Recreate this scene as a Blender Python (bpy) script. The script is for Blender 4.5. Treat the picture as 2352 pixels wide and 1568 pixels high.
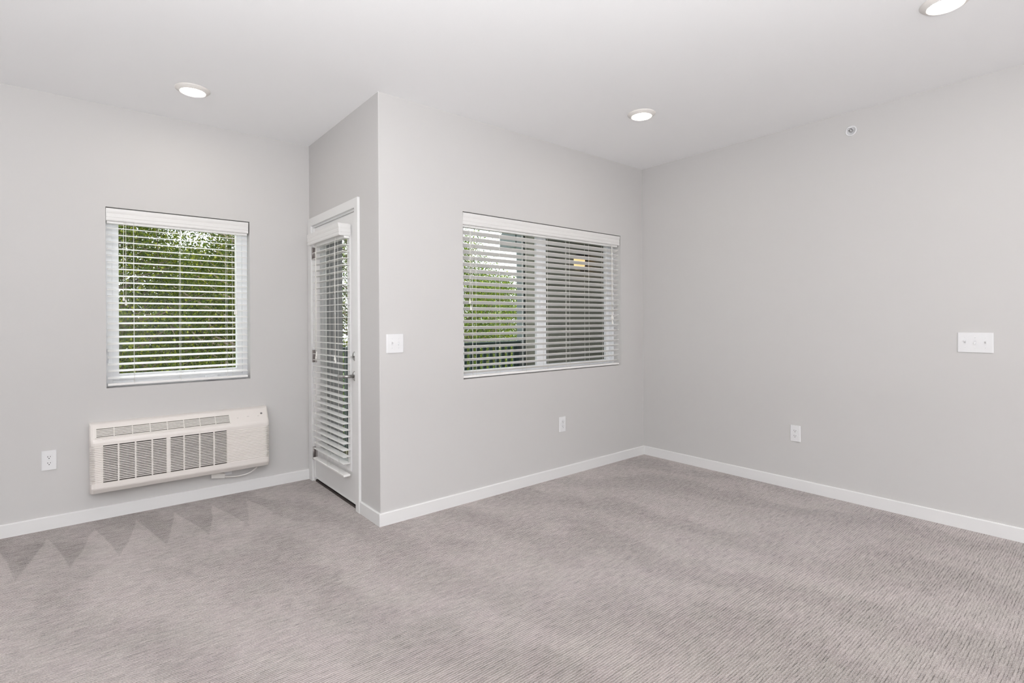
import bpy, bmesh, math, random
import numpy as np
from mathutils import Vector, Matrix

# ------------------------------------------------------------------ scene reset
for o in list(bpy.data.objects):
    bpy.data.objects.remove(o)
S = bpy.context.scene
COL = S.collection
PI = math.pi

# ------------------------------------------------------------------ main measures (metres)
H = 2.743            # ceiling
WX = 2.724           # right wall plane
D = 1.313            # left (window / air conditioner) wall plane
XL, YR = -4.3, -6.6  # unseen walls behind the camera
TH = 0.16            # outer wall thickness

# ------------------------------------------------------------------ camera
cam_d = bpy.data.cameras.new('camera')
cam = bpy.data.objects.new('camera', cam_d)
COL.objects.link(cam)
S.camera = cam
cam_d.sensor_width = 36.0
cam_d.lens = 1187.2 / 2352 * 36.0
cam_d.shift_y = -47.0 / 2352
cam_d.clip_start = 0.05
YAW, ROLL = 0.6894, -0.0059
fw = Vector((math.sin(YAW), math.cos(YAW), 0))
rt = Vector((math.cos(YAW), -math.sin(YAW), 0))
up = Vector((0, 0, 1))
r2 = rt * math.cos(ROLL) + up * math.sin(ROLL)
u2 = -rt * math.sin(ROLL) + up * math.cos(ROLL)
M = Matrix((r2, u2, -fw)).transposed().to_4x4()
M.translation = Vector((-1.4293, -3.0498, 1.2896))
cam.matrix_world = M

# ------------------------------------------------------------------ world, sun, bounced lamps, exposure
W = bpy.data.worlds.new('sky')
S.world = W
W.use_nodes = True
bg = W.node_tree.nodes['Background']
bg.inputs[0].default_value = (0.93, 0.97, 1.0, 1)
bg.inputs[1].default_value = 2.6

sun_d = bpy.data.lights.new('sun', 'SUN')
sun_d.energy = 4.2
sun_d.angle = math.radians(6)
sun_d.color = (1.0, 0.95, 0.85)
sun = bpy.data.objects.new('sun', sun_d)
COL.objects.link(sun)
sun.rotation_euler = Vector((-0.35, -0.62, 0.85)).to_track_quat('Z', 'Y').to_euler()

# the photographer's strobe and two added fill lamps, bounced off ceiling or rear wall
def bounce_lamp(loc, away, watts):
    d_ = bpy.data.lights.new('bounced_flash_or_fill', 'AREA')
    d_.shape = 'DISK'
    d_.size = 0.35
    d_.energy = watts
    d_.color = (0.955, 0.98, 1.0)
    o_ = bpy.data.objects.new('bounced_flash_or_fill', d_)
    COL.objects.link(o_)
    o_.location = loc
    o_.rotation_euler = Vector(away).to_track_quat('Z', 'Y').to_euler()
bounce_lamp((-1.6, -3.5, 1.3), (-0.1, -0.1, -1.0), 138)     # at the camera, straight up
bounce_lamp((-1.2, -4.6, 1.3), (0.0, 1.0, -0.35), 212)      # added fill behind the camera, into the rear wall
bounce_lamp((-3.4, -2.6, 1.2), (0.1, 0.0, -1.0), 62)        # added fill left of the view, evens out the room

vs = S.view_settings
vs.view_transform = 'Standard'
vs.look = 'None'
vs.exposure = 0.16
vs.gamma = 1.0
vs.use_curve_mapping = False
cy = S.cycles
cy.use_adaptive_sampling = True
cy.adaptive_threshold = 0.02
cy.max_bounces = 9
cy.diffuse_bounces = 6
cy.glossy_bounces = 4
cy.transmission_bounces = 6
cy.transparent_max_bounces = 24
cy.caustics_reflective = False
cy.caustics_refractive = False
cy.sample_clamp_indirect = 6.0
cy.use_denoising = True

# ------------------------------------------------------------------ materials
def srgb(r, g, b):
    f = lambda c: (c / 255 / 12.92) if c / 255 <= 0.04045 else ((c / 255 + 0.055) / 1.055) ** 2.4
    return (f(r), f(g), f(b), 1.0)

MATS = {}
def mat(name, color, rough=0.5, metal=0.0, spec=0.5, bump=None, vary=None, emit=None):
    m = bpy.data.materials.new(name)
    m.use_nodes = True
    nt = m.node_tree
    b = nt.nodes['Principled BSDF']
    b.inputs['Base Color'].default_value = color
    b.inputs['Roughness'].default_value = rough
    b.inputs['Metallic'].default_value = metal
    b.inputs['Specular IOR Level'].default_value = spec
    tc = nt.nodes.new('ShaderNodeTexCoord')
    if vary:                      # (scale, amount): slight tone variation
        n = nt.nodes.new('ShaderNodeTexNoise')
        n.inputs['Scale'].default_value = vary[0]
        n.inputs['Detail'].default_value = 4
        nt.links.new(tc.outputs['Object'], n.inputs['Vector'])
        mr = nt.nodes.new('ShaderNodeMapRange')
        mr.inputs['From Min'].default_value = 0.3
        mr.inputs['From Max'].default_value = 0.7
        mr.inputs['To Min'].default_value = 1 - vary[1]
        mr.inputs['To Max'].default_value = 1 + vary[1]
        nt.links.new(n.outputs['Fac'], mr.inputs['Value'])
        mx = nt.nodes.new('ShaderNodeMix')
        mx.data_type = 'RGBA'
        mx.blend_type = 'MULTIPLY'
        mx.inputs[0].default_value = 1.0
        mx.inputs[6].default_value = color
        nt.links.new(mr.outputs[0], mx.inputs[7])
        nt.links.new(mx.outputs[2], b.inputs['Base Color'])
    if bump:                      # (scale, strength, distance)
        n2 = nt.nodes.new('ShaderNodeTexNoise')
        n2.inputs['Scale'].default_value = bump[0]
        n2.inputs['Detail'].default_value = 3
        nt.links.new(tc.outputs['Object'], n2.inputs['Vector'])
        bp = nt.nodes.new('ShaderNodeBump')
        bp.inputs['Strength'].default_value = bump[1]
        bp.inputs['Distance'].default_value = bump[2]
        nt.links.new(n2.outputs['Fac'], bp.inputs['Height'])
        nt.links.new(bp.outputs[0], b.inputs['Normal'])
    if emit:
        b.inputs['Emission Color'].default_value = emit[0]
        b.inputs['Emission Strength'].default_value = emit[1]
    MATS[name] = m
    return m

mat('wall_paint', (0.575, 0.563, 0.555, 1), 0.7, spec=0.25, bump=(260, 0.06, 0.0006))
mat('ceiling_paint', (0.91, 0.91, 0.92, 1), 0.85, spec=0.2, bump=(140, 0.18, 0.0012))
mat('trim_white', (0.75, 0.745, 0.74, 1), 0.35, spec=0.4)
mat('door_paint', (0.75, 0.745, 0.74, 1), 0.32, spec=0.4)
mat('vinyl_white', (0.84, 0.85, 0.87, 1), 0.35)
mat('blind_white', (0.87, 0.86, 0.845, 1), 0.4)
mat('valance_white', (0.72, 0.71, 0.70, 1), 0.4)
mat('cord_white', (0.84, 0.82, 0.78, 1), 0.7)
mat('plate_white', (0.75, 0.75, 0.76, 1), 0.25)
mat('slot_dark', (0.02, 0.02, 0.02, 1), 0.6)
mat('ac_beige', (0.76, 0.715, 0.68, 1), 0.38)
mat('ac_intake_shade', (0.075, 0.066, 0.060, 1), 0.8)
mat('ac_slot_shade', (0.20, 0.185, 0.165, 1), 0.8)
mat('ac_grille', (0.76, 0.725, 0.69, 1), 0.38)
mat('badge_grey', (0.16, 0.15, 0.15, 1), 0.35)
mat('toggle_grey', (0.66, 0.66, 0.67, 1), 0.4)
mat('legend_grey', (0.50, 0.47, 0.45, 1), 0.5)
mat('cable_white', (0.78, 0.76, 0.73, 1), 0.45)
mat('satin_nickel', (0.42, 0.41, 0.40, 1), 0.28, metal=0.9)
mat('hinge_metal', (0.34, 0.31, 0.30, 1), 0.35, metal=0.7)
mat('threshold_bronze', (0.035, 0.024, 0.022, 1), 0.5)
mat('sprinkler_metal', (0.55, 0.55, 0.55, 1), 0.3, metal=0.8)
mat('siding_grey', (0.215, 0.21, 0.17, 1), 0.7, vary=(3, 0.12), bump=(60, 0.1, 0.001))
mat('corner_board_grey', (0.175, 0.205, 0.20, 1), 0.65, vary=(4, 0.08))
mat('exterior_trim_grey', (0.43, 0.43, 0.44, 1), 0.6)
mat('rail_green', (0.06, 0.11, 0.10, 1), 0.5)
mat('deck_grey', (0.25, 0.24, 0.22, 1), 0.8, vary=(5, 0.15))
mat('bark', (0.10, 0.075, 0.055, 1), 0.9, vary=(8, 0.35), bump=(30, 0.5, 0.01))
mat('bark_pale', (0.27, 0.22, 0.165, 1), 0.9, vary=(8, 0.3))
mat('grass', (0.05, 0.10, 0.02, 1), 0.9, vary=(2, 0.4))
mat('roof_dark', (0.03, 0.03, 0.03, 1), 0.8)
mat('lamp_lens', (0.9, 0.88, 0.82, 1), 0.4, emit=((1.0, 0.93, 0.82, 1), 42))
mat('lamp_trim', (0.78, 0.75, 0.72, 1), 0.4)
mat('porch_glass', (0.9, 0.75, 0.5, 1), 0.3, emit=((1.0, 0.60, 0.25, 1), 1.8))
mat('sticker_ink', (0.05, 0.05, 0.06, 1), 0.6)

def glass_mat(name, tint=(1, 1, 1, 1), f0=0.008, f1=0.4):
    """thin pane: transparent, with a reflection that grows at grazing angles (same on both faces)"""
    m = bpy.data.materials.new(name)
    m.use_nodes = True
    nt = m.node_tree
    nt.nodes.clear()
    out = nt.nodes.new('ShaderNodeOutputMaterial')
    tr = nt.nodes.new('ShaderNodeBsdfTransparent')
    tr.inputs[0].default_value = tint
    gl = nt.nodes.new('ShaderNodeBsdfGlossy')
    gl.inputs['Roughness'].default_value = 0.0
    geo = nt.nodes.new('ShaderNodeNewGeometry')
    dot = nt.nodes.new('ShaderNodeVectorMath')
    dot.operation = 'DOT_PRODUCT'
    nt.links.new(geo.outputs['Incoming'], dot.inputs[0])
    nt.links.new(geo.outputs['Normal'], dot.inputs[1])
    def mth(op, a, b):
        n = nt.nodes.new('ShaderNodeMath')
        n.operation = op
        for k, v in enumerate((a, b)):
            if v is None: continue
            if isinstance(v, (int, float)): n.inputs[k].default_value = v
            else: nt.links.new(v, n.inputs[k])
        return n.outputs[0]
    c = mth('ABSOLUTE', dot.outputs['Value'], None)
    p5 = mth('POWER', mth('SUBTRACT', 1.0, c), 5.0)
    fac = mth('ADD', mth('MULTIPLY', p5, f1), f0)
    mx = nt.nodes.new('ShaderNodeMixShader')
    nt.links.new(fac, mx.inputs[0])
    nt.links.new(tr.outputs[0], mx.inputs[1])
    nt.links.new(gl.outputs[0], mx.inputs[2])
    nt.links.new(mx.outputs[0], out.inputs[0])
    MATS[name] = m
glass_mat('window_glass', (0.985, 0.99, 0.985, 1))

def screen_mat():
    m = bpy.data.materials.new('insect_screen')
    m.use_nodes = True
    nt = m.node_tree
    nt.nodes.clear()
    out = nt.nodes.new('ShaderNodeOutputMaterial')
    tr = nt.nodes.new('ShaderNodeBsdfTransparent')
    df = nt.nodes.new('ShaderNodeBsdfDiffuse')
    df.inputs[0].default_value = (0.03, 0.03, 0.028, 1)
    mx = nt.nodes.new('ShaderNodeMixShader')
    mx.inputs[0].default_value = 0.22
    nt.links.new(tr.outputs[0], mx.inputs[1])
    nt.links.new(df.outputs[0], mx.inputs[2])
    nt.links.new(mx.outputs[0], out.inputs[0])
    MATS['insect_screen'] = m
screen_mat()

def leaf_mat(name, dark, light, yellow):
    m = bpy.data.materials.new(name)
    m.use_nodes = True
    nt = m.node_tree
    nt.nodes.clear()
    out = nt.nodes.new('ShaderNodeOutputMaterial')
    geo = nt.nodes.new('ShaderNodeNewGeometry')
    ramp = nt.nodes.new('ShaderNodeValToRGB')
    ramp.color_ramp.elements[0].color = dark
    ramp.color_ramp.elements[1].color = yellow
    e = ramp.color_ramp.elements.new(0.6)
    e.color = light
    nt.links.new(geo.outputs['Random Per Island'], ramp.inputs[0])
    df = nt.nodes.new('ShaderNodeBsdfPrincipled')
    df.inputs['Roughness'].default_value = 0.5
    df.inputs['Specular IOR Level'].default_value = 0.3
    tl = nt.nodes.new('ShaderNodeBsdfTranslucent')
    mx = nt.nodes.new('ShaderNodeMixShader')
    mx.inputs[0].default_value = 0.35
    nt.links.new(ramp.outputs[0], df.inputs['Base Color'])
    nt.links.new(ramp.outputs[0], tl.inputs[0])
    nt.links.new(df.outputs[0], mx.inputs[1])
    nt.links.new(tl.outputs[0], mx.inputs[2])
    nt.links.new(mx.outputs[0], out.inputs[0])
    MATS[name] = m
leaf_mat('leaf_deep', (0.014, 0.030, 0.002, 1), (0.058, 0.092, 0.003, 1), (0.17, 0.19, 0.005, 1))
leaf_mat('leaf_bright', (0.016, 0.045, 0.007, 1), (0.085, 0.145, 0.010, 1), (0.23, 0.28, 0.016, 1))

def carpet_mat():
    m = bpy.data.materials.new('carpet')
    m.use_nodes = True
    nt = m.node_tree
    N, L = nt.nodes, nt.links
    b = N['Principled BSDF']
    b.inputs['Roughness'].default_value = 0.95
    b.inputs['Specular IOR Level'].default_value = 0.1
    b.inputs['Sheen Weight'].default_value = 0.85
    b.inputs['Sheen Roughness'].default_value = 0.5
    b.inputs['Sheen Tint'].default_value = (1.0, 0.94, 0.92, 1)
    tc = N.new('ShaderNodeTexCoord')
    sp = N.new('ShaderNodeSeparateXYZ')
    L.new(tc.outputs['Object'], sp.inputs[0])
    def math_(op, a, bb=None, c=None):
        n = N.new('ShaderNodeMath')
        n.operation = op
        for i, v in enumerate((a, bb, c)):
            if v is None:
                continue
            if isinstance(v, (int, float)):
                n.inputs[i].default_value = v
            else:
                L.new(v, n.inputs[i])
        return n.outputs[0]
    def noise(sx, sy, sz=1.0, detail=2, off=0.0, rough=0.5):
        mp = N.new('ShaderNodeMapping')
        mp.inputs['Scale'].default_value = (sx, sy, sz)
        mp.inputs['Location'].default_value = (off, off * 0.7, 0)
        L.new(tc.outputs['Object'], mp.inputs[0])
        n = N.new('ShaderNodeTexNoise')
        n.inputs['Scale'].default_value = 1.0
        n.inputs['Detail'].default_value = detail
        n.inputs['Roughness'].default_value = rough
        L.new(mp.outputs[0], n.inputs['Vector'])
        return n.outputs['Fac']
    def ramp(v, a, bb, lo=0.0, hi=1.0):
        n = N.new('ShaderNodeMapRange')
        n.inputs['From Min'].default_value = a
        n.inputs['From Max'].default_value = bb
        n.inputs['To Min'].default_value = lo
        n.inputs['To Max'].default_value = hi
        L.new(v, n.inputs['Value'])
        return n.outputs[0]
    # tufted rows run along x, about 10 mm apart, slightly wandering
    wob = noise(3.0, 9.0, off=3.1)
    y = math_('ADD', math_('ADD', sp.outputs[1], math_('MULTIPLY', wob, 0.012)), math_('MULTIPLY', noise(38, 60, off=2.2), 0.0075))
    row = math_('SINE', math_('MULTIPLY', y, 2 * PI / 0.0105))          # -1..1
    gap = ramp(row, -1.0, -0.2, 1.0, 0.0)                               # furrow between rows
    dash = ramp(noise(16, 170, detail=2, off=7.7), 0.44, 0.62)          # furrow opens in dashes
    dark = math_('MULTIPLY', gap, ramp(dash, 0, 1, 0.10, 1.0))
    speck = ramp(noise(170, 260, detail=3, off=1.3, rough=0.65), 0.32, 0.68, -1, 1)
    streak = ramp(noise(11, 90, detail=3, off=5.5), 0.3, 0.7, -1, 1)
    # brushed pile: broad swathes left by the vacuum cleaner
    big = ramp(noise(1.5, 1.1, detail=3, off=9.2, rough=0.6), 0.34, 0.66, -1, 1)
    lanes = math_('SINE', math_('ADD', math_('MULTIPLY', math_('ADD', sp.outputs[0], math_('MULTIPLY', sp.outputs[1], 0.32)), 2 * PI / 0.62), math_('MULTIPLY', big, 2.2)))
    lanes = ramp(lanes, -0.6, 0.6, -1, 1)
    # pointed strokes of the cleaner towards the wall under the window
    tri = math_('ABSOLUTE', math_('SUBTRACT', math_('FRACT', math_('DIVIDE', math_('ADD', math_('ADD', sp.outputs[0], math_('MULTIPLY', big, 0.012)), 4.0 - 0.135), 0.215)), 0.5))
    peak = math_('SUBTRACT', 1.13, math_('MULTIPLY', tri, 1.15))
    inside = ramp(math_('SUBTRACT', peak, sp.outputs[1]), -0.02, 0.03)
    fade = math_('MULTIPLY', ramp(sp.outputs[1], 0.1, 0.75), ramp(sp.outputs[0], -0.25, -0.75))
    stroke = math_('MULTIPLY', math_('SUBTRACT', inside, 0.45), fade)
    v = math_('ADD', 1.06, math_('MULTIPLY', big, 0.06))
    v = math_('ADD', v, math_('MULTIPLY', lanes, 0.065))
    v = math_('ADD', v, math_('MULTIPLY', stroke, 0.24))
    v = math_('ADD', v, math_('MULTIPLY', streak, 0.13))
    v = math_('ADD', v, math_('MULTIPLY', speck, 0.32))
    v = math_('SUBTRACT', v, math_('MULTIPLY', dark, 0.52))
    mott = ramp(noise(26, 60, detail=3, off=4.4, rough=0.6), 0.32, 0.68, -1, 1)
    v = math_('ADD', v, math_('MULTIPLY', mott, 0.11))
    L.new(math_('MULTIPLY', math_('POWER', math_('MAXIMUM', v, 0.0), 1.0), 0.72), b.inputs['Sheen Weight'])
    hue = ramp(noise(6, 6, detail=2, off=12.0), 0.35, 0.65)
    base = N.new('ShaderNodeMix')
    base.data_type = 'RGBA'
    base.inputs[6].default_value = (0.236, 0.197, 0.186, 1)
    base.inputs[7].default_value = (0.226, 0.198, 0.178, 1)
    L.new(hue, base.inputs[0])
    mul = N.new('ShaderNodeVectorMath')
    mul.operation = 'SCALE'
    L.new(base.outputs[2], mul.inputs[0])
    L.new(v, mul.inputs['Scale'])
    L.new(mul.outputs[0], b.inputs['Base Color'])
    hgt = math_('ADD', math_('MULTIPLY', row, 0.5), math_('ADD', math_('MULTIPLY', speck, 0.35), math_('MULTIPLY', dark, -0.8)))
    bp = N.new('ShaderNodeBump')
    bp.inputs['Strength'].default_value = 0.6
    bp.inputs['Distance'].default_value = 0.003
    L.new(hgt, bp.inputs['Height'])
    L.new(bp.outputs[0], b.inputs['Normal'])
    MATS['carpet'] = m
carpet_mat()

# ------------------------------------------------------------------ helpers
class Frame:
    """local (a along the wall, d out of the wall into the room, z up) -> world"""
    def __init__(s, o, a, d):
        s.o, s.a, s.d = Vector(o), Vector(a), Vector(d)
    def __call__(s, a, d, z):
        return s.o + s.a * a + s.d * d + Vector((0, 0, z))
F0 = Frame((0, 0, 0), (1, 0, 0), (0, 1, 0))           # plain world axes
F1 = Frame((0, D, 0), (1, 0, 0), (0, -1, 0))          # left window wall
F2 = Frame((0, 0, 0), (1, 0, 0), (0, -1, 0))          # middle window wall
F3 = Frame((WX, 0, 0), (0, -1, 0), (-1, 0, 0))        # right wall
FD = Frame((0, 0, 0), (0, 1, 0), (-1, 0, 0))          # door wall (a = world y)

class MB:
    def __init__(s, frame=F0, origin=None):
        s.bm = bmesh.new()
        s.f = frame
        s.og = Vector(origin) if origin is not None else Vector((0, 0, 0))
    def v(s, a, d, z):
        return s.bm.verts.new(s.f(a, d, z) - s.og)
    def box(s, a0, a1, d0, d1, z0, z1, bev=0.0):
        vs_ = [s.v(a, d, z) for a in (a0, a1) for d in (d0, d1) for z in (z0, z1)]
        idx = [(0, 1, 3, 2), (4, 6, 7, 5), (0, 4, 5, 1), (2, 3, 7, 6), (0, 2, 6, 4), (1, 5, 7, 3)]
        fs = [s.bm.faces.new([vs_[i] for i in q]) for q in idx]
        if bev > 0:
            es = list({e for f in fs for e in f.edges})
            bmesh.ops.bevel(s.bm, geom=es, offset=bev, segments=2, affect='EDGES', profile=0.6)
        return s
    def prism(s, pts, axis, lo, hi):
        """closed polygon extruded: axis 'a' -> pts are (d,z); 'd' -> (a,z); 'z' -> (a,d)"""
        def mk(p, t):
            if axis == 'a': return s.v(t, p[0], p[1])
            if axis == 'd': return s.v(p[0], t, p[1])
            return s.v(p[0], p[1], t)
        A = [mk(p, lo) for p in pts]
        B = [mk(p, hi) for p in pts]
        n = len(pts)
        s.bm.faces.new(A)
        s.bm.faces.new(B)
        for i in range(n):
            s.bm.faces.new((A[i], A[(i + 1) % n], B[(i + 1) % n], B[i]))
        return s
    def loft(s, sections, cap=True):
        rows = [[s.v(*p) for p in sec] for sec in sections]
        n = len(rows[0])
        for r0, r1 in zip(rows, rows[1:]):
            for i in range(n):
                f = s.bm.faces.new((r0[i], r0[(i + 1) % n], r1[(i + 1) % n], r1[i]))
        if cap:
            s.bm.faces.new(rows[0])
            s.bm.faces.new(rows[-1])
        return s
    def tube(s, pts, r, seg=8, cap=True):
        P = [Vector(p) for p in pts]
        R = r if isinstance(r, (list, tuple)) else [r] * len(P)
        rings = []
        ref = None
        for i, p in enumerate(P):
            t = (P[min(i + 1, len(P) - 1)] - P[max(i - 1, 0)]).normalized()
            if ref is None:
                ref = Vector((0, 0, 1)) if abs(t.z) < 0.9 else Vector((1, 0, 0))
            u = t.cross(ref)
            if u.length < 1e-6:
                u = t.cross(Vector((0.3, 1, 0.2)))
            u.normalize()
            w = t.cross(u).normalized()
            ref = -w if False else ref
            rings.append([s.v(*(p + (u * math.cos(2 * PI * k / seg) + w * math.sin(2 * PI * k / seg)) * R[i])) for k in range(seg)])
        for r0, r1 in zip(rings, rings[1:]):
            for k in range(seg):
                f = s.bm.faces.new((r0[k], r0[(k + 1) % seg], r1[(k + 1) % seg], r1[k]))
                f.smooth = True
        if cap:
            s.bm.faces.new(rings[0])
            s.bm.faces.new(rings[-1])
        return s
    def lathe(s, c, axis, prof, seg=32, smooth=True):
        """prof = [(r, t)] along axis ('a','d','z') from centre c=(a,d,z)"""
        rings = []
        for r, t in prof:
            ring = []
            if r < 1e-6:
                p = list(c)
                p['adz'.index(axis)] += t
                rings.append([s.v(*p)])
                continue
            for k in range(seg):
                x, y = r * math.cos(2 * PI * k / seg), r * math.sin(2 * PI * k / seg)
                if axis == 'z': p = (c[0] + x, c[1] + y, c[2] + t)
                elif axis == 'd': p = (c[0] + x, c[1] + t, c[2] + y)
                else: p = (c[0] + t, c[1] + x, c[2] + y)
                ring.append(s.v(*p))
            rings.append(ring)
        for r0, r1 in zip(rings, rings[1:]):
            if len(r0) == 1 and len(r1) == 1:
                continue
            for k in range(seg):
                k1 = (k + 1) % seg
                if len(r0) == 1: f = s.bm.faces.new((r0[0], r1[k], r1[k1]))
                elif len(r1) == 1: f = s.bm.faces.new((r0[k], r0[k1], r1[0]))
                else: f = s.bm.faces.new((r0[k], r0[k1], r1[k1], r1[k]))
                f.smooth = smooth
        for ring in (rings[0], rings[-1]):
            if len(ring) > 1:
                s.bm.faces.new(ring)
        return s
    def mesh(s, name, m):
        bmesh.ops.recalc_face_normals(s.bm, faces=s.bm.faces)
        me = bpy.data.meshes.new(name)
        s.bm.to_mesh(me)
        s.bm.free()
        me.materials.append(MATS[m])
        return me
    def build(s, name, m, parent=None):
        return link(name, s.mesh(name, m), parent, s.og)

ROOTLOC = {}
def link(name, me, parent=None, loc=(0, 0, 0), rot=None):
    """an object whose mesh stands at world position loc, optionally under a parent"""
    o = bpy.data.objects.new(name, me)
    COL.objects.link(o)
    wl = Vector(loc)
    ROOTLOC[o.name] = wl
    if parent is not None:
        o.parent = parent
        o.location = wl - ROOTLOC[parent.name]
    else:
        o.location = wl
    if rot is not None:
        o.rotation_euler = rot
    return o

def thing(name, label, cat, loc, group=None):
    o = link(name, None, None, loc)
    o.empty_display_size = 0.05
    o['label'] = label
    o['category'] = cat
    if group:
        o['group'] = group
    return o

def tag(o, label, cat, group=None, kind=None):
    o['label'] = label
    o['category'] = cat
    if group: o['group'] = group
    if kind: o['kind'] = kind
    return o

def struct(o, label=None, cat=None):
    o['kind'] = 'structure'
    if label: o['label'] = label
    if cat: o['category'] = cat
    return o

def sroot(name, label, cat, loc):
    return struct(link(name, None, None, loc), label, cat)

# ------------------------------------------------------------------ openings
W1A0, W1A1, W1Z0, W1Z1 = -1.326, -0.452, 0.858, 2.066      # left window opening (x, z)
W2A0, W2A1, W2Z0, W2Z1 = 0.637, 2.392, 0.877, 2.071        # middle window opening
DO0, DO1, DOZ = 0.345, 1.238, 2.075                        # door opening (y, z)

def holed(mb, a0, a1, z0, z1, d0, d1, h):
    """wall slab with one rectangular opening h=(a0,a1,z0,z1)"""
    mb.box(a0, h[0], d0, d1, z0, z1)
    mb.box(h[1], a1, d0, d1, z0, z1)
    if h[2] > z0 + 1e-6:
        mb.box(h[0], h[1], d0, d1, z0, h[2])
    mb.box(h[0], h[1], d0, d1, h[3], z1)
    return mb

# floor
struct(MB().box(XL, WX, YR, D, -0.12, 0.0).build('floor', 'carpet'),
       'grey beige carpet with fine tufted rows and vacuum marks', 'carpet')
# ceiling
struct(MB().box(XL - 0.2, WX + 0.2, YR - 0.2, 0.0, H, H + 0.15).box(XL - 0.2, 0.0, 0.0, D + TH, H, H + 0.15)
       .build('ceiling', 'ceiling_paint'), 'smooth white painted ceiling', 'ceiling')
# walls
struct(holed(MB(F1), XL, 0.0, 0.0, H, 0.0, -TH, (W1A0, W1A1, W1Z0, W1Z1)).build('wall_left', 'wall_paint'),
       'light grey wall with the single window and the air conditioner', 'wall')
mb = MB(F2)
r = 0.006
corner = [(0.3, 0.0)] + [(r - r * math.sin(t), -r + r * math.cos(t)) for t in np.linspace(0, PI / 2, 6)] + [(0.0, -TH), (0.3, -TH)]
mb.prism(corner, 'z', 0.0, H)
holed(mb, 0.3, WX + TH, 0.0, H, 0.0, -TH, (W2A0, W2A1, W2Z0, W2Z1))
struct(mb.build('wall_middle', 'wall_paint'), 'light grey wall with the wide window, right of the door corner', 'wall')
struct(holed(MB(FD), TH, D + TH, 0.0, H, 0.0, -TH, (DO0, DO1, 0.0, DOZ)).build('wall_door', 'wall_paint'),
       'narrow light grey return wall holding the door', 'wall')
struct(MB().box(WX, WX + TH, YR, 0.0, 0.0, H).build('wall_right', 'wall_paint'),
       'plain light grey wall on the right', 'wall')
struct(MB().box(XL, WX, YR - TH, YR, 0.0, H).build('wall_rear', 'wall_paint'), 'light grey wall behind the camera', 'wall')
struct(MB().box(XL - TH, XL, YR, D, 0.0, H).build('wall_side', 'wall_paint'), 'light grey wall left of the camera', 'wall')

# baseboards
BH, BT = 0.081, 0.013
def base(name, frame, a0, a1, label):
    prof = [(0, 0), (BT, 0), (BT, BH - 0.004), (BT - 0.004, BH), (0, BH)]
    struct(MB(frame).prism(prof, 'a', a0, a1).build(name, 'trim_white'), label, 'baseboard')
base('baseboard_left', F1, XL, -0.014, 'white baseboard below the air conditioner')
base('baseboard_middle', F2, -BT, WX - BT, 'white baseboard below the wide window')
base('baseboard_right', F3, 0.0, -YR, 'white baseboard along the right wall')
base('baseboard_door', FD, 0.0, 0.295, 'short white baseboard between door casing and wall corner')

# ------------------------------------------------------------------ windows
def ring(mb, a0, a1, z0, z1, w, d0, d1, wb=None, bev=0.002):
    wb = wb or w
    mb.box(a0, a0 + w, d0, d1, z0, z1, bev)
    mb.box(a1 - w, a1, d0, d1, z0, z1, bev)
    mb.box(a0 + w, a1 - w, d0, d1, z1 - w, z1, bev)
    mb.box(a0 + w, a1 - w, d0, d1, z0, z0 + wb, bev)
    return mb

w1 = sroot('window_1', 'white vinyl casement window in the left wall', 'window', F1((W1A0 + W1A1) / 2, -0.12, W1Z0))
ring(MB(F1), W1A0, W1A1, W1Z0, W1Z1, 0.036, -0.085, -TH, 0.040).build('window_frame', 'vinyl_white', w1)
sash = ring(MB(F1), W1A0 + 0.036, W1A1 - 0.036, W1Z0 + 0.040, W1Z1 - 0.036, 0.036, -0.098, -0.150, 0.042).build('sash', 'vinyl_white', w1)
MB(F1).box(W1A0 + 0.066, W1A1 - 0.066, -0.122, -0.126, W1Z0 + 0.076, W1Z1 - 0.066).build('pane', 'window_glass', sash)
mb = MB(F1)
mb.box(-0.745, -0.665, -0.066, -0.0855, 0.884, 0.898, 0.003)
mb.tube([(-0.735, -0.066, 0.893), (-0.70, -0.0655, 0.900), (-0.655, -0.0655, 0.903), (-0.638, -0.066, 0.902)], 0.005)
mb.build('crank_handle', 'vinyl_white', w1)
for z in (1.035, 1.095):
    MB(F1).box(W1A0 + 0.012, W1A0 + 0.030, -0.072, -0.0845, z - 0.022, z + 0.022, 0.003).build('latch', 'vinyl_white', w1)
# faint dark maker's print on the bottom sash rail (too small to read)
mb = MB(F1)
random.seed(4)
x = -0.925
while x < -0.81:
    wd = random.choice((0.004, 0.006, 0.009))
    if not (-0.872 < x < -0.84):
        mb.box(x, x + wd, -0.0970, -0.0978, 0.9205, 0.9205 + random.choice((0.005, 0.007)))
    x += wd + 0.003
mb.build('print', 'sticker_ink', sash)

w2 = sroot('window_2', 'white vinyl sliding window with two panes in the middle wall', 'window', F2((W2A0 + W2A1) / 2, -0.12, W2Z0))
ring(MB(F2), W2A0, W2A1, W2Z0, W2Z1, 0.030, -0.085, -TH, 0.018).build('window_frame', 'vinyl_white', w2)
for a0, a1, d0, d1 in ((W2A0 + 0.03, 1.530, -0.092, -0.118), (1.462, W2A1 - 0.03, -0.122, -0.148)):
    mb = ring(MB(F2), a0, a1, W2Z0 + 0.018, W2Z1 - 0.03, 0.040, d0, d1, 0.032)
    if a0 < 1:
        mb.box(a1 - 0.105, a1 - 0.038, d0 - 0.001, d1 + 0.001, W2Z0 + 0.048, W2Z1 - 0.068)     # broad meeting stile
    sash = mb.build('sash', 'vinyl_white', w2)
    MB(F2).box(a0 + 0.036, a1 - (0.100 if a0 < 1 else 0.036), (d0 + d1) / 2 - 0.002, (d0 + d1) / 2 + 0.002, W2Z0 + 0.046, W2Z1 - 0.066).build('pane', 'window_glass', sash)
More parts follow.
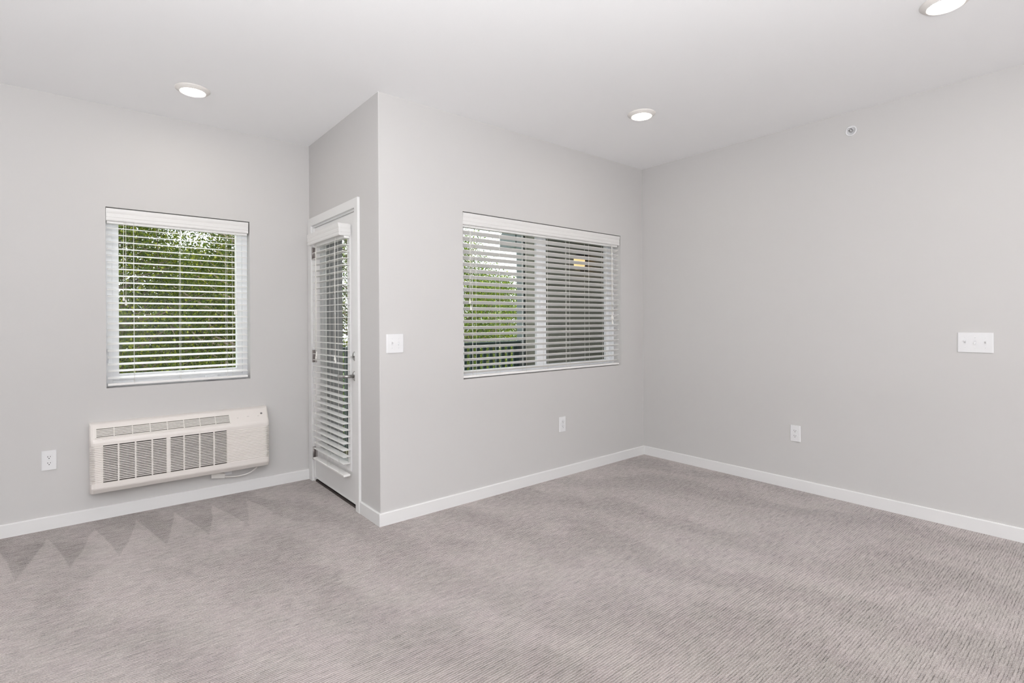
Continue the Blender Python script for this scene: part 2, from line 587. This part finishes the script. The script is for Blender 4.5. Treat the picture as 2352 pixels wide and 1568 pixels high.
sc = ring(MB(F2), 1.540, W2A1 - 0.032, W2Z0 + 0.020, W2Z1 - 0.032, 0.016, -0.150, -0.158).build('screen_frame', 'vinyl_white', w2)
MB(F2).box(1.553, W2A1 - 0.045, -0.1545, -0.1549, W2Z0 + 0.034, W2Z1 - 0.044).build('insect_screen', 'insect_screen', sc)
MB(F2).box(1.455, 1.490, -0.083, -0.092, 1.40, 1.50, 0.003).build('latch', 'vinyl_white', w2)

# ------------------------------------------------------------------ door
dr = sroot('door_1', 'pale grey glazed patio door with lever handle, hung in the narrow return wall', 'door', FD((DO0 + DO1) / 2, -0.03, 0))
SL0, SL1 = DO0 + 0.006, DO1 - 0.022
LA0, LA1, LZ0, LZ1 = 0.515, 1.075, 0.285, 1.93
holed(MB(FD), SL0, SL1, 0.030, DOZ - 0.022, -0.010, -0.054, (LA0, LA1, LZ0, LZ1)).build('slab', 'door_paint', dr)
lf = ring(MB(FD), LA0 - 0.045, LA1 + 0.045, LZ0 - 0.045, LZ1 + 0.045, 0.048, 0.000, -0.012, bev=0.003).build('lite_frame', 'trim_white', dr)
MB(FD).box(LA0, LA1, -0.030, -0.034, LZ0, LZ1).build('pane', 'window_glass', dr)
MB(FD).box(SL0, SL1, -0.006, -0.012, 0.026, 0.032).build('door_sweep', 'plate_white', dr)
# jamb inside the opening (white near the room, grey outside)
mb = MB(FD)
mb.box(DO1 - 0.020, DO1, 0.0, -0.058, 0.0, DOZ)
mb.box(DO0, DO0 + 0.004, 0.0, -0.058, 0.0, DOZ)
mb.box(DO0 + 0.004, DO1 - 0.020, 0.0, -0.058, DOZ - 0.020, DOZ)
mb.build('jamb', 'trim_white', dr)
mb = MB(FD)
mb.box(DO1 - 0.032, DO1, -0.059, -0.235, 0.0, DOZ)
mb.box(DO0, DO0 + 0.03, -0.059, -0.235, 0.0, DOZ)
mb.box(DO0 + 0.03, DO1 - 0.032, -0.059, -0.235, DOZ - 0.03, DOZ)
mb.build('outer_jamb', 'exterior_trim_grey', dr)
for z in (1.845, 1.015, 0.228):
    hg = MB(FD, FD(DO1 - 0.021, 0.006, z))
    hg.lathe((DO1 - 0.021, 0.006, z), 'z', [(0.0065, -0.05), (0.0065, 0.05)], 12)
    hg.box(DO1 - 0.058, DO1 - 0.022, -0.006, -0.0105, z - 0.05, z + 0.05)
    hg.box(DO1 - 0.0215, DO1 - 0.0195, 0.000, -0.010, z - 0.05, z + 0.05)
    hg.build('hinge', 'hinge_metal', dr)
# deadbolt and lever
db = MB(FD).lathe((0.405, -0.010, 1.052), 'd', [(0.032, 0.0), (0.032, 0.006), (0.027, 0.011), (0.0, 0.012)], 28).build('deadbolt', 'satin_nickel', dr)
MB(FD).box(0.396, 0.414, 0.0, 0.020, 1.043, 1.055, 0.003).build('thumb_turn', 'satin_nickel', db)
hd = MB(FD).lathe((0.405, -0.010, 0.915), 'd', [(0.034, 0.0), (0.034, 0.007), (0.029, 0.012), (0.0, 0.013)], 28).build('lever_handle', 'satin_nickel', dr)
mb = MB(FD)
mb.tube([(0.405, 0.0, 0.915), (0.405, 0.045, 0.915), (0.408, 0.058, 0.915), (0.418, 0.066, 0.915), (0.44, 0.069, 0.915), (0.50, 0.069, 0.912), (0.525, 0.067, 0.910)],
        [0.011, 0.011, 0.011, 0.0105, 0.010, 0.009, 0.008], 12)
mb.build('lever', 'satin_nickel', hd)
# casing
cs = MB(FD)
CW = 0.058
cs.box(DO0 - CW + 0.006, DO0 + 0.006, 0.0, 0.017, 0.0, DOZ + CW, 0.002)
cs.box(DO1 - 0.008, D - 0.006, 0.0, 0.017, 0.0, DOZ + CW, 0.002)
cs.box(DO0 + 0.006, DO1 - 0.008, 0.0, 0.017, DOZ - 0.006, DOZ + CW, 0.002)
struct(cs.build('trim_1', 'trim_white'), 'white casing around the patio door', 'door casing')
struct(MB(FD).box(DO0 + 0.030, DO1 - 0.033, -0.004, -0.235, 0.0, 0.014).build('trim_2', 'threshold_bronze'),
       'dark bronze threshold under the patio door', 'threshold')

# ------------------------------------------------------------------ blinds
def blind(name, label, frame, a0, a1, zt, val_h, vd0, vd1, slat_d, z_first, pitch, n, tilt, z_rail, ladders, lifts, pulls, returns=False, gap=0.008):
    """vd0..vd1: valance depth range; slat_d: centre depth of the slats"""
    root = thing(name, label, 'window blind', frame((a0 + a1) / 2, slat_d, z_rail))
    # valance with moulded profile (d,z)
    b, t = zt - val_h, zt
    th = 0.012
    prof = [(vd1 - th, b), (vd1 - 0.004, b), (vd1 - 0.001, b + 0.006), (vd1 - 0.001, b + 0.018), (vd1 - 0.0028, b + 0.020),
            (vd1 - 0.0028, b + 0.023), (vd1 - 0.001, b + 0.026), (vd1, b + 0.045), (vd1 - 0.0016, b + 0.047), (vd1 - 0.0016, b + 0.050),
            (vd1, b + 0.054), (vd1 + 0.003, b + 0.066), (vd1 + 0.004, t - 0.004), (vd1 + 0.002, t), (vd1 - th, t)]
    v0, v1 = (a0 - 0.004, a1 + 0.004) if returns else (a0, a1)
    ex = 0.0085 if returns else 0.0
    va = MB(frame).prism(prof, 'a', v0 - ex, v1 + ex).build('valance', 'valance_white', root)
    if returns:
        for e, s_ in ((v0, -1), (v1, 1)):
            pr = [(vd0, b)] + [(vd1 - 0.006, b)] + [(vd1 - 0.006, t)] + [(vd0, t)]
            ra = [(p[1] - vd1, p[0]) for p in prof]
            mb = MB(frame)
            # return piece repeats the moulding on the valance end
            poly = [(e + s_ * (p[0] - vd1 + th - 0.008), p[1]) for p in prof]
            mb.prism(poly, 'd', vd0, vd1 - th + 0.004)
            mb.build('valance_return', 'valance_white', root)
    MB(frame).box(a0 + 0.004, a1 - 0.004, slat_d - 0.026, min(slat_d + 0.012, vd1 - th - 0.004), zt - 0.072 - 0.026, zt - 0.008, 0.002).build('head_rail', 'blind_white', root)
    # slats: one shared mesh
    mid = (a0 + a1) / 2
    L_ = (a1 - a0) - 0.012
    og = frame(mid, slat_d, 0)
    mb = MB(frame, og)
    half, tk = 0.025, 0.0014
    tl = math.radians(tilt)
    c_, s_ = math.cos(tl), math.sin(tl)
    prof = [(-half, -tk), (-half + 0.001, -tk - 0.0002), (half - 0.001, -tk - 0.0002), (half, -tk), (half, tk), (half - 0.001, tk + 0.0002), (-half + 0.001, tk + 0.0002), (-half, tk)]
    prof = [(slat_d + x * c_ - z * s_, x * s_ + z * c_) for x, z in prof]
    mb.prism(prof, 'a', mid - L_ / 2, mid + L_ / 2)
    me = mb.mesh('slat', 'blind_white')
    rnd = random.Random(hash(name) % 1000 if False else len(name) * 7)
    for k in range(n):
        z = z_first - k * pitch
        link('slat', me, root, og + Vector((0, 0, z + rnd.uniform(-0.0008, 0.0008))))
    rp = [(-0.024, -0.006), (-0.020, -0.009), (0.020, -0.009), (0.024, -0.006), (0.025, 0.004), (0.022, 0.007), (-0.022, 0.007), (-0.025, 0.004)]
    MB(frame).prism([(slat_d + p, z_rail + q) for p, q in rp], 'a', mid - L_ / 2, mid + L_ / 2).build('bottom_rail', 'blind_white', root)
    for a in ladders:
        mb = MB(frame)
        for d_, w_ in ((slat_d + 0.026 * c_ + 0.0008, 0.001), (slat_d - 0.026 * c_ - 0.0008, 0.001)):
            zz = 0.0
            mb.tube([(a, d_, zt - 0.085), (a + rnd.uniform(-.002, .002), d_, (zt + z_rail) / 2), (a, d_, z_rail)], w_, 5)
        mb.build('ladder_cord', 'cord_white', root)
    for a in lifts:
        MB(frame).tube([(a, slat_d, zt - 0.085), (a, slat_d, z_rail)], 0.0011, 5).build('lift_cord', 'cord_white', root)
    for a, d_, z in pulls:
        cd = MB(frame).tube([(a + 0.002, d_ - 0.004, zt - 0.08), (a + 0.001, d_, zt - 0.2), (a, d_, (zt + z) / 2), (a, d_, z)], 0.0013, 5).build('pull_cord', 'cord_white', root)
        MB(frame).lathe((a, d_, z), 'z', [(0.0, 0.004), (0.003, 0.002), (0.004, -0.008), (0.0075, -0.028), (0.007, -0.033), (0.0, -0.036)], 14).build('tassel', 'cord_white', cd)
    return root

P = 0.0458
blind('window_blind', 'white slatted blind in the window above the air conditioner', F1, W1A0 + 0.002, W1A1 - 0.009, W1Z1 - 0.007, 0.083,
      -0.02, -0.002, -0.036, 1.931, P, 23, -11, 0.879,
      (-1.174, -0.904, -0.606), (-0.566,), ((-1.231, -0.004, 1.475), (-1.219, -0.003, 1.445), (-0.556, -0.004, 1.385), (-0.545, -0.003, 1.382)))
blind('window_blind', 'wide white slatted blind in the two-pane window of the middle wall', F2, W2A0 + 0.002, W2A1 - 0.012, W2Z1 - 0.007, 0.083,
      -0.02, -0.002, -0.036, 1.929, P, 23, 23, 0.892,
      (0.758, 0.976, 1.240, 1.470, 1.728, 1.968, 2.200), (0.744, 1.224, 1.712), ((0.697, -0.004, 1.450), (0.706, -0.003, 1.402), (2.268, -0.004, 1.335), (2.276, -0.003, 1.335), (2.272, -0.002, 1.290)))
blind('window_blind', 'narrow white slatted blind hanging on the glazed patio door', FD, 0.466, 1.096, 1.975, 0.084,
      0.0, 0.084, 0.028, 1.831, 0.0464, 34, 0, 0.219,
      (0.548, 0.780, 1.010), (0.780,), ((0.603, 0.058, 1.050), (0.590, 0.059, 1.030), (0.985, 0.058, 1.060), (0.993, 0.059, 1.040)), returns=True)

# ------------------------------------------------------------------ wall plates
def duplex(frame, a, z, label):
    root = thing('power_outlet', label, 'outlet', frame(a, 0, z), 'duplex power outlets low on the walls')
    w, h = 0.037, 0.061
    MB(frame).prism([(a - w, 0)] + [(a - w + 0.001, 0.003), (a - w + 0.005, 0.006), (a + w - 0.005, 0.006), (a + w - 0.001, 0.003), (a + w, 0)], 'z', z - h, z + h).build('cover_plate', 'plate_white', root)
    for s_ in (1, -1):
        zc = z + s_ * 0.0195
        pts = []
        for t in np.linspace(0, 2 * PI, 28, endpoint=False):
            pts.append((a + 0.0172 * math.cos(t), zc + max(-0.0135, min(0.0135, 0.0172 * math.sin(t)))))
        rc = MB(frame).prism(pts, 'd', 0.0055, 0.0085).build('receptacle', 'plate_white', root)
        for x, hh in ((-0.0063, 0.0042), (0.0063, 0.0034)):
            MB(frame).box(a + x - 0.0013, a + x + 0.0013, 0.0080, 0.0088, zc + 0.003 - hh, zc + 0.003 + hh).build('slot', 'slot_dark', rc)
        MB(frame).lathe((a, 0.0080, zc - 0.0075), 'd', [(0.0028, 0), (0.0028, 0.0008)], 12).build('ground_hole', 'slot_dark', rc)
    MB(frame).lathe((a, 0.0058, z), 'd', [(0.0032, 0), (0.0028, 0.0012), (0.0, 0.0014)], 12).build('screw', 'plate_white', root)
duplex(F1, -1.6115, 0.433, 'white duplex outlet left of the air conditioner')
duplex(F2, 1.620, 0.432, 'white duplex outlet below the wide window')
duplex(F3, 1.387, 0.425, 'white duplex outlet on the plain right wall')

def switch(frame, a, z, n, label):
    root = thing('light_switch', label, 'light switch', frame(a, 0, z))
    w, h = (0.0605 if n == 2 else 0.083), 0.060
    MB(frame).prism([(a - w, 0)] + [(a - w + 0.001, 0.003), (a - w + 0.005, 0.006), (a + w - 0.005, 0.006), (a + w - 0.001, 0.003), (a + w, 0)], 'z', z - h, z + h).build('cover_plate', 'plate_white', root)
    for k in range(n):
        x = a + (k - (n - 1) / 2) * 0.046
        u = 1 if k % 2 == 0 else -1
        MB(frame).box(x - 0.0058, x + 0.0058, 0.0055, 0.0064, z - 0.0125, z + 0.0125).build('toggle_opening', 'toggle_grey', root)
        MB(frame).prism([(0.005, z - 0.006), (0.005, z + 0.006), (0.017, z + u * 0.010 + 0.003), (0.017, z + u * 0.010 - 0.003)], 'a', x - 0.0036, x + 0.0036).build('toggle', 'plate_white', root)
        for s_ in (1, -1):
            MB(frame).lathe((x, 0.0058, z + s_ * 0.030), 'd', [(0.003, 0), (0.0026, 0.001), (0.0, 0.0012)], 10).build('screw', 'plate_white', root)
switch(F2, 0.1065, 1.150, 2, 'white double light switch beside the wall corner')
switch(F3, 2.4185, 1.143, 3, 'white triple light switch on the right wall')

# sidewall sprinkler
sx, sz = 1.769, 2.610
sp = thing('fire_sprinkler', 'small round white sidewall sprinkler high on the right wall', 'sprinkler', F3(sx, 0, sz))
MB(F3).lathe((sx, 0, sz), 'd', [(0.036, 0.0), (0.036, 0.004), (0.033, 0.007), (0.026, 0.005), (0.023, -0.0), (0.0, 0.0005)], 36).build('escutcheon', 'plate_white', sp)
MB(F3).lathe((sx, 0.0, sz), 'd', [(0.012, 0.0), (0.012, 0.012), (0.008, 0.014), (0.008, 0.022), (0.0, 0.022)], 20).build('body', 'sprinkler_metal', sp)
mb = MB(F3)
for s_ in (1, -1):
    mb.tube([(sx + s_ * 0.009, 0.010, sz), (sx + s_ * 0.010, 0.026, sz), (sx + s_ * 0.003, 0.036, sz)], 0.002, 6)
mb.build('frame_arm', 'sprinkler_metal', sp)
MB(F3).box(sx - 0.014, sx + 0.014, 0.024, 0.040, sz + 0.009, sz + 0.011).build('deflector', 'plate_white', sp)

# ------------------------------------------------------------------ recessed ceiling lights
def can(x, y, label):
    root = thing('ceiling_light', label, 'ceiling light', (x, y, H), 'recessed disc lights in the ceiling')
    MB().lathe((x, y, H), 'z', [(0.096, 0.0), (0.096, -0.003), (0.093, -0.006), (0.074, -0.019), (0.070, -0.020), (0.068, -0.017), (0.067, -0.012)], 48).build('trim_ring', 'lamp_trim', root)
    MB().lathe((x, y, H), 'z', [(0.0, -0.0165), (0.05, -0.0163), (0.0675, -0.0145), (0.0675, -0.0125), (0.0, -0.0125)], 40).build('lens', 'lamp_lens', root)
can(-0.909, 0.695, 'round recessed ceiling light above the air conditioner window')
can(1.602, -0.823, 'round recessed ceiling light in front of the wide window')
can(1.625, -2.490, 'round recessed ceiling light cut off by the top right image edge')
for k, (x, y) in enumerate(((-0.92, -1.05), (-0.92, -4.3), (1.62, -4.3), (-3.0, -2.6))):  # unseen lights added to brighten the room, continuing the ceiling grid
    can(x, y, ('added unseen ceiling light just above the camera view', 'added unseen ceiling light behind the camera on the left',
               'added unseen ceiling light behind the camera on the right', 'added unseen ceiling light far left of the camera')[k])

# ------------------------------------------------------------------ through-wall air conditioner
AX0, AX1 = -1.416, -0.346
ac = thing('air_conditioner', 'beige through-wall air conditioner with louvered grille and loose power cord', 'air conditioner', F1((AX0 + AX1) / 2, 0, 0.195))
FD_ = 0.130     # front depth
GZ0, GZ1 = 0.2655, 0.5055
prof = [(0.0, 0.195), (0.098, 0.195), (0.112, 0.200), (FD_ - 0.002, 0.226), (FD_, 0.234), (FD_, GZ0), (FD_ - 0.012, GZ0), (FD_ - 0.012, GZ1), (FD_, GZ1),
        (FD_, 0.524), (FD_ - 0.002, 0.534), (FD_ - 0.008, 0.545), (0.054, 0.627), (0.046, 0.633), (0.030, 0.638), (0.0, 0.640)]
def sect(a, off):
    return [(a, max(0.0, d - off * min(1.0, d / 0.09)), z) for d, z in prof]
secs = [sect(AX0, 0.026), sect(AX0 + 0.003, 0.015), sect(AX0 + 0.009, 0.006), sect(AX0 + 0.018, 0.001), sect(AX0 + 0.026, 0.0),
        sect(AX1 - 0.026, 0.0), sect(AX1 - 0.018, 0.001), sect(AX1 - 0.009, 0.006), sect(AX1 - 0.003, 0.015), sect(AX1, 0.026)]
MB(F1).loft(secs).build('housing', 'ac_beige', ac)
IX0, IX1 = -1.348, -0.640
gp = MB(F1).box(IX0, IX1, FD_ - 0.013, FD_ - 0.0112, GZ0 + 0.0005, GZ1 - 0.0005).build('intake_shade_plate', 'ac_intake_shade', ac)  # dark plate: shade of the uncut intake opening, put in as colour
for a0, a1 in ((AX0 + 0.026, IX0), (IX1, AX1 - 0.026)):
    MB(F1).box(a0, a1, FD_ - 0.013, FD_ - 0.0035, GZ0 + 0.0003, GZ1 - 0.0003).build('ribbed_backing', 'ac_beige', ac)
np_ = 21
pit = (GZ1 - GZ0) / np_
og = F1((AX0 + AX1) / 2, FD_, 0)
mb = MB(F1, og)
hh = pit * 0.27
ends = [(AX0 + 0.002, 0.018), (AX0 + 0.009, 0.0065), (AX0 + 0.018, 0.0012), (AX0 + 0.027, 0.0), (AX1 - 0.027, 0.0), (AX1 - 0.018, 0.0012), (AX1 - 0.009, 0.0065), (AX1 - 0.002, 0.018)]
mb.loft([[(a, FD_ - 0.010 - o, -hh), (a, FD_ - 0.002 - o, -hh), (a, FD_ + 0.0005 - o, -hh * 0.4), (a, FD_ + 0.0005 - o, hh * 0.4), (a, FD_ - 0.002 - o, hh), (a, FD_ - 0.010 - o, hh)] for a, o in ends])
me = mb.mesh('louver', 'ac_grille')
for k in range(np_ - 1):
    link('louver', me, ac, og + Vector((0, 0, GZ0 + (k + 1) * pit)))
for a, w_ in ((-1.269, 0.0042), (-1.179, 0.0042), (-1.088, 0.0042), (-0.996, 0.0115), (-0.9055, 0.0042), (-0.811, 0.0042), (-0.722, 0.0042)):
    MB(F1).box(a - w_, a + w_, FD_ - 0.0115, FD_ - 0.0008, GZ0 + 0.0004, GZ1 - 0.0004).build('grille_divider', 'ac_grille', ac)
# sloping discharge panel: local (a, n out of the slope, s down the slope)
P0 = F1(0, 0.0535, 0.6275)
sd = Vector((0, -(FD_ - 0.008 - 0.054), -(0.627 - 0.545))).normalized()     # down the slope
nd = Vector((0, sd.z, -sd.y)).normalized()
if nd.y > 0: nd = -nd
class FS:
    def __call__(s, a, n, q): return P0 + Vector((a, 0, 0)) + nd * n + sd * q
FS = FS()
DX0, DX1 = -1.388, -0.610
MB(FS).box(DX0 + 0.004, DX1 - 0.004, 0.0002, 0.0010, 0.0295, 0.0935).build('discharge_shade_plate', 'ac_slot_shade', ac)  # plate on the panel, coloured dark as the shade inside the slots
mb = MB(FS)
mb.box(DX0, DX0 + 0.007, 0.0, 0.0045, 0.026, 0.097, 0.001)
mb.box(DX1 - 0.007, DX1, 0.0, 0.0045, 0.026, 0.097, 0.001)
mb.box(DX0, DX1, 0.0, 0.0045, 0.0255, 0.0300, 0.001)
mb.box(DX0, DX1, 0.0, 0.0045, 0.0930, 0.0985, 0.001)
mb.build('discharge_frame', 'ac_grille', ac)
og = FS((DX0 + DX1) / 2, 0, 0.03)
mb = MB(FS, og)
mb.box(DX0 + 0.006, DX1 - 0.006, 0.0008, 0.0045, 0.0300 - 0.0029, 0.0300 + 0.0029)
me = mb.mesh('discharge_slat', 'ac_grille')
for k in range(1, 6):
    link('discharge_slat', me, ac, og + sd * (0.0108 * k - 0.0008))
for k in range(1, 8):
    a = DX0 + (DX1 - DX0) * k / 8
    MB(FS).box(a - 0.0022, a + 0.0022, 0.0009, 0.0040, 0.0298, 0.0932).build('discharge_divider', 'ac_grille', ac)
MB(FS).box(DX0 + 0.035, DX1 - 0.03, 0.0, 0.0022, 0.1005, 0.1085, 0.0008).build('filter_lip', 'ac_beige', ac)
mb = MB(FS)
bc = (-0.396, 0.0, 0.043)
ringpts = [(-0.396 + 0.0075 * math.cos(t), 0.043 + 0.0075 * math.sin(t)) for t in np.linspace(0, 2 * PI, 20, endpoint=False)]
mb.prism(ringpts, 'd', 0.0, 0.0016)
mb.build('badge', 'badge_grey', ac)
for a, q, w_ in ((-0.560, 0.060, 0.010), (-0.490, 0.056, 0.016), (-0.420, 0.060, 0.012)):
    MB(FS).box(a - w_ / 2, a + w_ / 2, 0.0, 0.0006, q, q + 0.003).build('control_legend', 'legend_grey', ac)
# cord looping from the unit to the plug under it
cb = MB(F1)
pts = [(-0.415, 0.060, 0.205), (-0.425, 0.062, 0.185), (-0.445, 0.060, 0.165), (-0.475, 0.055, 0.148), (-0.515, 0.046, 0.137), (-0.560, 0.036, 0.134), (-0.610, 0.030, 0.138), (-0.645, 0.026, 0.145)]
def smooth(pts, k=5):
    P_ = [Vector(p) for p in pts]
    out = []
    for i in range(len(P_) - 1):
        p0, p1, p2, p3 = P_[max(i - 1, 0)], P_[i], P_[i + 1], P_[min(i + 2, len(P_) - 1)]
        for j in range(k):
            t = j / k
            out.append(0.5 * ((2 * p1) + (-p0 + p2) * t + (2 * p0 - 5 * p1 + 4 * p2 - p3) * t * t + (-p0 + 3 * p1 - 3 * p2 + p3) * t ** 3))
    out.append(P_[-1])
    return out
cd = cb.tube(smooth(pts), 0.0048, 10).build('power_cord', 'cable_white', ac)
mb = MB(F1)
mb.prism([(-0.725, 0.150), (-0.640, 0.136), (-0.636, 0.168), (-0.725, 0.192)], 'd', 0.004, 0.038)
mb.build('plug', 'cable_white', cd)
MB(F1).box(-0.70, -0.585, 0.0, 0.004, 0.148, 0.194).build('receptacle_plate', 'plate_white', ac)

# ------------------------------------------------------------------ balcony outside the middle window
EX = 2.72
bw = sroot('wall_balcony', 'grey lap-sided end wall of the balcony seen through the wide window', 'wall', (EX + 0.1, 1.0, 0))
MB().box(EX + 0.012, EX + 0.16, TH + 0.001, 1.85, -0.4, 2.62).build('sheathing', 'siding_grey', bw)
og = Vector((EX, 0, 0))
mb = MB(F0, og)
mb.prism([(EX + 0.012, 0.0), (EX - 0.012, 0.0), (EX + 0.004, 0.165), (EX + 0.012, 0.165)], 'd', TH + 0.002, 1.72)
me = mb.mesh('siding_board', 'siding_grey')
for k in range(19):
    link('siding_board', me, bw, og + Vector((0, 0, -0.28 + 0.153 * k)))
MB().box(EX - 0.018, EX + 0.17, 1.735, 1.87, -0.4, 2.62, 0.003).build('corner_board', 'corner_board_grey', bw)
mb = MB()
mb.prism([(1.872, 2.21), (2.185, 2.21), (2.185, 2.37), (2.13, 2.43), (1.872, 2.55)], 'a', EX - 0.03, EX + 0.17)
mb.build('eave_bracket', 'corner_board_grey', bw)
struct(MB().box(TH, EX + 0.16, TH, 1.90, -0.25, -0.02).build('balcony_deck', 'deck_grey'), 'grey concrete balcony floor outside the door', 'balcony floor')
struct(MB().box(TH, EX + 0.16, TH, 1.90, 2.64, 2.85).build('balcony_roof', 'roof_dark'), 'dark soffit over the balcony', 'balcony roof')

rl = thing('balcony_railing', 'dark green balcony railing with vertical pickets beyond the wide window', 'railing', (1.4, 1.83, -0.02))
MB().box(TH + 0.02, EX - 0.02, 1.79, 1.87, 1.000, 1.045, 0.004).build('top_rail', 'rail_green', rl)
MB().box(TH + 0.02, EX - 0.02, 1.81, 1.85, 0.06, 0.10, 0.003).build('bottom_rail', 'rail_green', rl)
og = Vector((0, 1.83, 0.10))
me = MB(F0, og).box(-0.022, 0.022, 1.821, 1.839, 0.10, 1.001).mesh('picket', 'rail_green')
x = TH + 0.08
while x < EX - 0.05:
    link('picket', me, rl, Vector((x, 1.83, 0.10)))
    x += 0.092
for x in (TH + 0.05, 1.44, EX - 0.055):
    MB().box(x - 0.02, x + 0.02, 1.81, 1.85, -0.02, 1.001).build('post', 'rail_green', rl)

pl = thing('porch_light', 'glowing amber wall lantern on the dark siding behind the blind', 'wall lamp', (EX - 0.02, 0.745, 1.90))
FP = Frame((EX - 0.010, 0, 0), (0, 1, 0), (-1, 0, 0))
MB(FP).box(0.700, 0.790, -0.006, 0.016, 1.82, 2.00, 0.004).build('back_plate', 'roof_dark', pl)
MB(FP).lathe((0.745, 0.075, 1.975), 'z', [(0.0, 0.030), (0.030, 0.022), (0.068, 0.004), (0.068, -0.004), (0.0, -0.004)], 24).build('cap', 'roof_dark', pl)
MB(FP).lathe((0.745, 0.075, 1.835), 'z', [(0.0, 0.0), (0.048, 0.004), (0.058, 0.04), (0.060, 0.136), (0.0, 0.136)], 24).build('glass_globe', 'porch_glass', pl)
MB(FP).tube([(0.745, 0.010, 1.985), (0.745, 0.05, 1.995), (0.745, 0.075, 1.99)], 0.010, 8).build('arm', 'roof_dark', pl)

# ------------------------------------------------------------------ trees and ground outside
GZ = -3.0
struct(MB().box(-40, 45, 3.0, 70, GZ - 0.2, GZ).build('ground', 'grass'), 'green lawn below the trees', 'ground')

def leaves_mesh(name, pts, size, seed, m):
    rng = np.random.default_rng(seed)
    n = len(pts)
    u = rng.normal(size=(n, 3)); u[:, 2] -= 0.35
    u /= np.linalg.norm(u, axis=1)[:, None]
    w = rng.normal(size=(n, 3))
    w -= (w * u).sum(1)[:, None] * u
    w /= np.linalg.norm(w, axis=1)[:, None]
    nn = np.cross(u, w)
    L = size * rng.uniform(0.6, 1.35, n)[:, None]
    Wd = L * rng.uniform(0.24, 0.36, n)[:, None]
    fold = nn * Wd * 0.35
    v = np.empty((n, 4, 3))
    v[:, 0] = pts
    v[:, 1] = pts + u * L * 0.45 + w * Wd + fold
    v[:, 2] = pts + u * L
    v[:, 3] = pts + u * L * 0.45 - w * Wd + fold
    me = bpy.data.meshes.new(name)
    me.vertices.add(n * 4)
    me.vertices.foreach_set('co', v.reshape(-1).astype(np.float32))
    me.loops.add(n * 4)
    me.loops.foreach_set('vertex_index', np.arange(n * 4, dtype=np.int32))
    me.polygons.add(n)
    me.polygons.foreach_set('loop_start', np.arange(0, n * 4, 4, dtype=np.int32))
    me.update(calc_edges=True)
    me.materials.append(MATS[m])
    return me

def tree(x, y, top, rad, nclump, perclump, seed, label, lm='leaf_deep', lsize=0.041, low=-1.6, bark='bark', clump=0.33, sky=0.0):
    """trunk, limbs and leaf clumps; crown from z=low to z=top"""
    rng = np.random.default_rng(seed)
    root = thing('tree', label, 'tree', (x, y, GZ), 'trees outside the windows')
    og = Vector((x, y, GZ))
    ht = top - GZ
    trunk = []
    bx = by = 0.0
    for i in range(8):
        trunk.append(Vector((x + bx, y + by, GZ + ht * 0.92 * i / 7)))
        bx += rng.uniform(-0.13, 0.13); by += rng.uniform(-0.13, 0.13)
    MB(F0, og).tube(trunk, [0.17 * (1 - 0.85 * i / 7) + 0.012 for i in range(8)], 9).build('trunk', bark, root)
    lb = MB(F0, og)
    pts = []
    zc, hz = (top + low) / 2, (top - low) / 2
    for i in range(nclump):
        z = rng.uniform(low, top)
        q = max(0.18, 1 - ((z - (zc - 0.15 * hz)) / (hz * 1.1)) ** 2) ** 0.6
        ang = rng.uniform(0, 2 * PI)
        rr = rad * q * math.sqrt(rng.uniform(0.08, 1.0))
        tip = Vector((x + rr * math.cos(ang), y + rr * math.sin(ang), z))
        # limb from trunk
        tz = min(max((z - 0.55 * rr - GZ) / (ht * 0.92) * 7, 0.5), 6.99)
        k = int(tz)
        st = trunk[k].lerp(trunk[k + 1], tz - k)
        md = st.lerp(tip, 0.55) + Vector((rng.normal(0, 0.08), rng.normal(0, 0.08), -0.05 * rr + rng.normal(0, 0.06)))
        r0 = 0.012 + 0.018 * rr / rad
        lb.tube([st, md, tip], [r0, r0 * 0.6, r0 * 0.22], 5, cap=False)
        for _ in range(2):
            e = tip + Vector(rng.normal(0, clump * 0.9, 3))
            lb.tube([md.lerp(tip, 0.7), e], [r0 * 0.35, 0.003], 4, cap=False)
        c = rng.normal(size=(perclump, 3))
        c *= (clump * rng.uniform(0.45, 1.15)) * np.array([1.0, 1.0, 0.72])
        pts.append(c + np.array(tip))
    lb.build('limbs', bark, root)
    P_ = np.concatenate(pts) - np.array(og)
    fo = link('foliage', leaves_mesh('foliage', P_, lsize, seed + 50, lm), root, og)
    fo['kind'] = 'stuff'
    return root

tree(-1.0, 6.6, 2.95, 1.5, 120, 480, 11, 'dense dark green tree filling the window above the air conditioner', low=-1.4)
tree(1.0, 7.6, 3.9, 1.7, 150, 480, 12, 'leafy green tree at the right edge of the window above the air conditioner', low=-1.5, bark='bark_pale')
tree(-2.6, 8.2, 4.3, 1.8, 90, 420, 13, 'tall dark tree at the left edge of the window above the air conditioner', low=-1.5)
tree(0.1, 10.5, 2.9, 2.0, 120, 260, 14, 'far green tree behind the trees of the left window', low=-2.0, lsize=0.062, clump=0.42)
tree(3.0, 8.0, 4.2, 1.5, 110, 440, 15, 'yellow green tree seen through the glass of the patio door', lm='leaf_bright', low=-1.8)
tree(5.4, 7.7, 3.35, 1.6, 150, 480, 16, 'tall bright green tree at the left edge of the wide window', lm='leaf_bright', low=-1.8)
tree(7.5, 8.8, 2.45, 1.6, 130, 460, 17, 'low yellow green tree beside the balcony corner board', lm='leaf_bright', low=-2.2)
tree(10.3, 12.3, 2.7, 2.4, 130, 280, 18, 'far pale green tree beyond the balcony railing', lm='leaf_bright', low=-2.8, lsize=0.07, clump=0.5)
tree(-2.6, 13.4, 3.3, 2.5, 170, 260, 19, 'farthest dark tree behind the left edge of the left window', low=-2.8, lsize=0.13, clump=0.5)
tree(1.9, 13.8, 3.2, 2.5, 170, 260, 20, 'farthest dark tree behind the right edge of the left window', low=-2.8, lsize=0.13, clump=0.5)
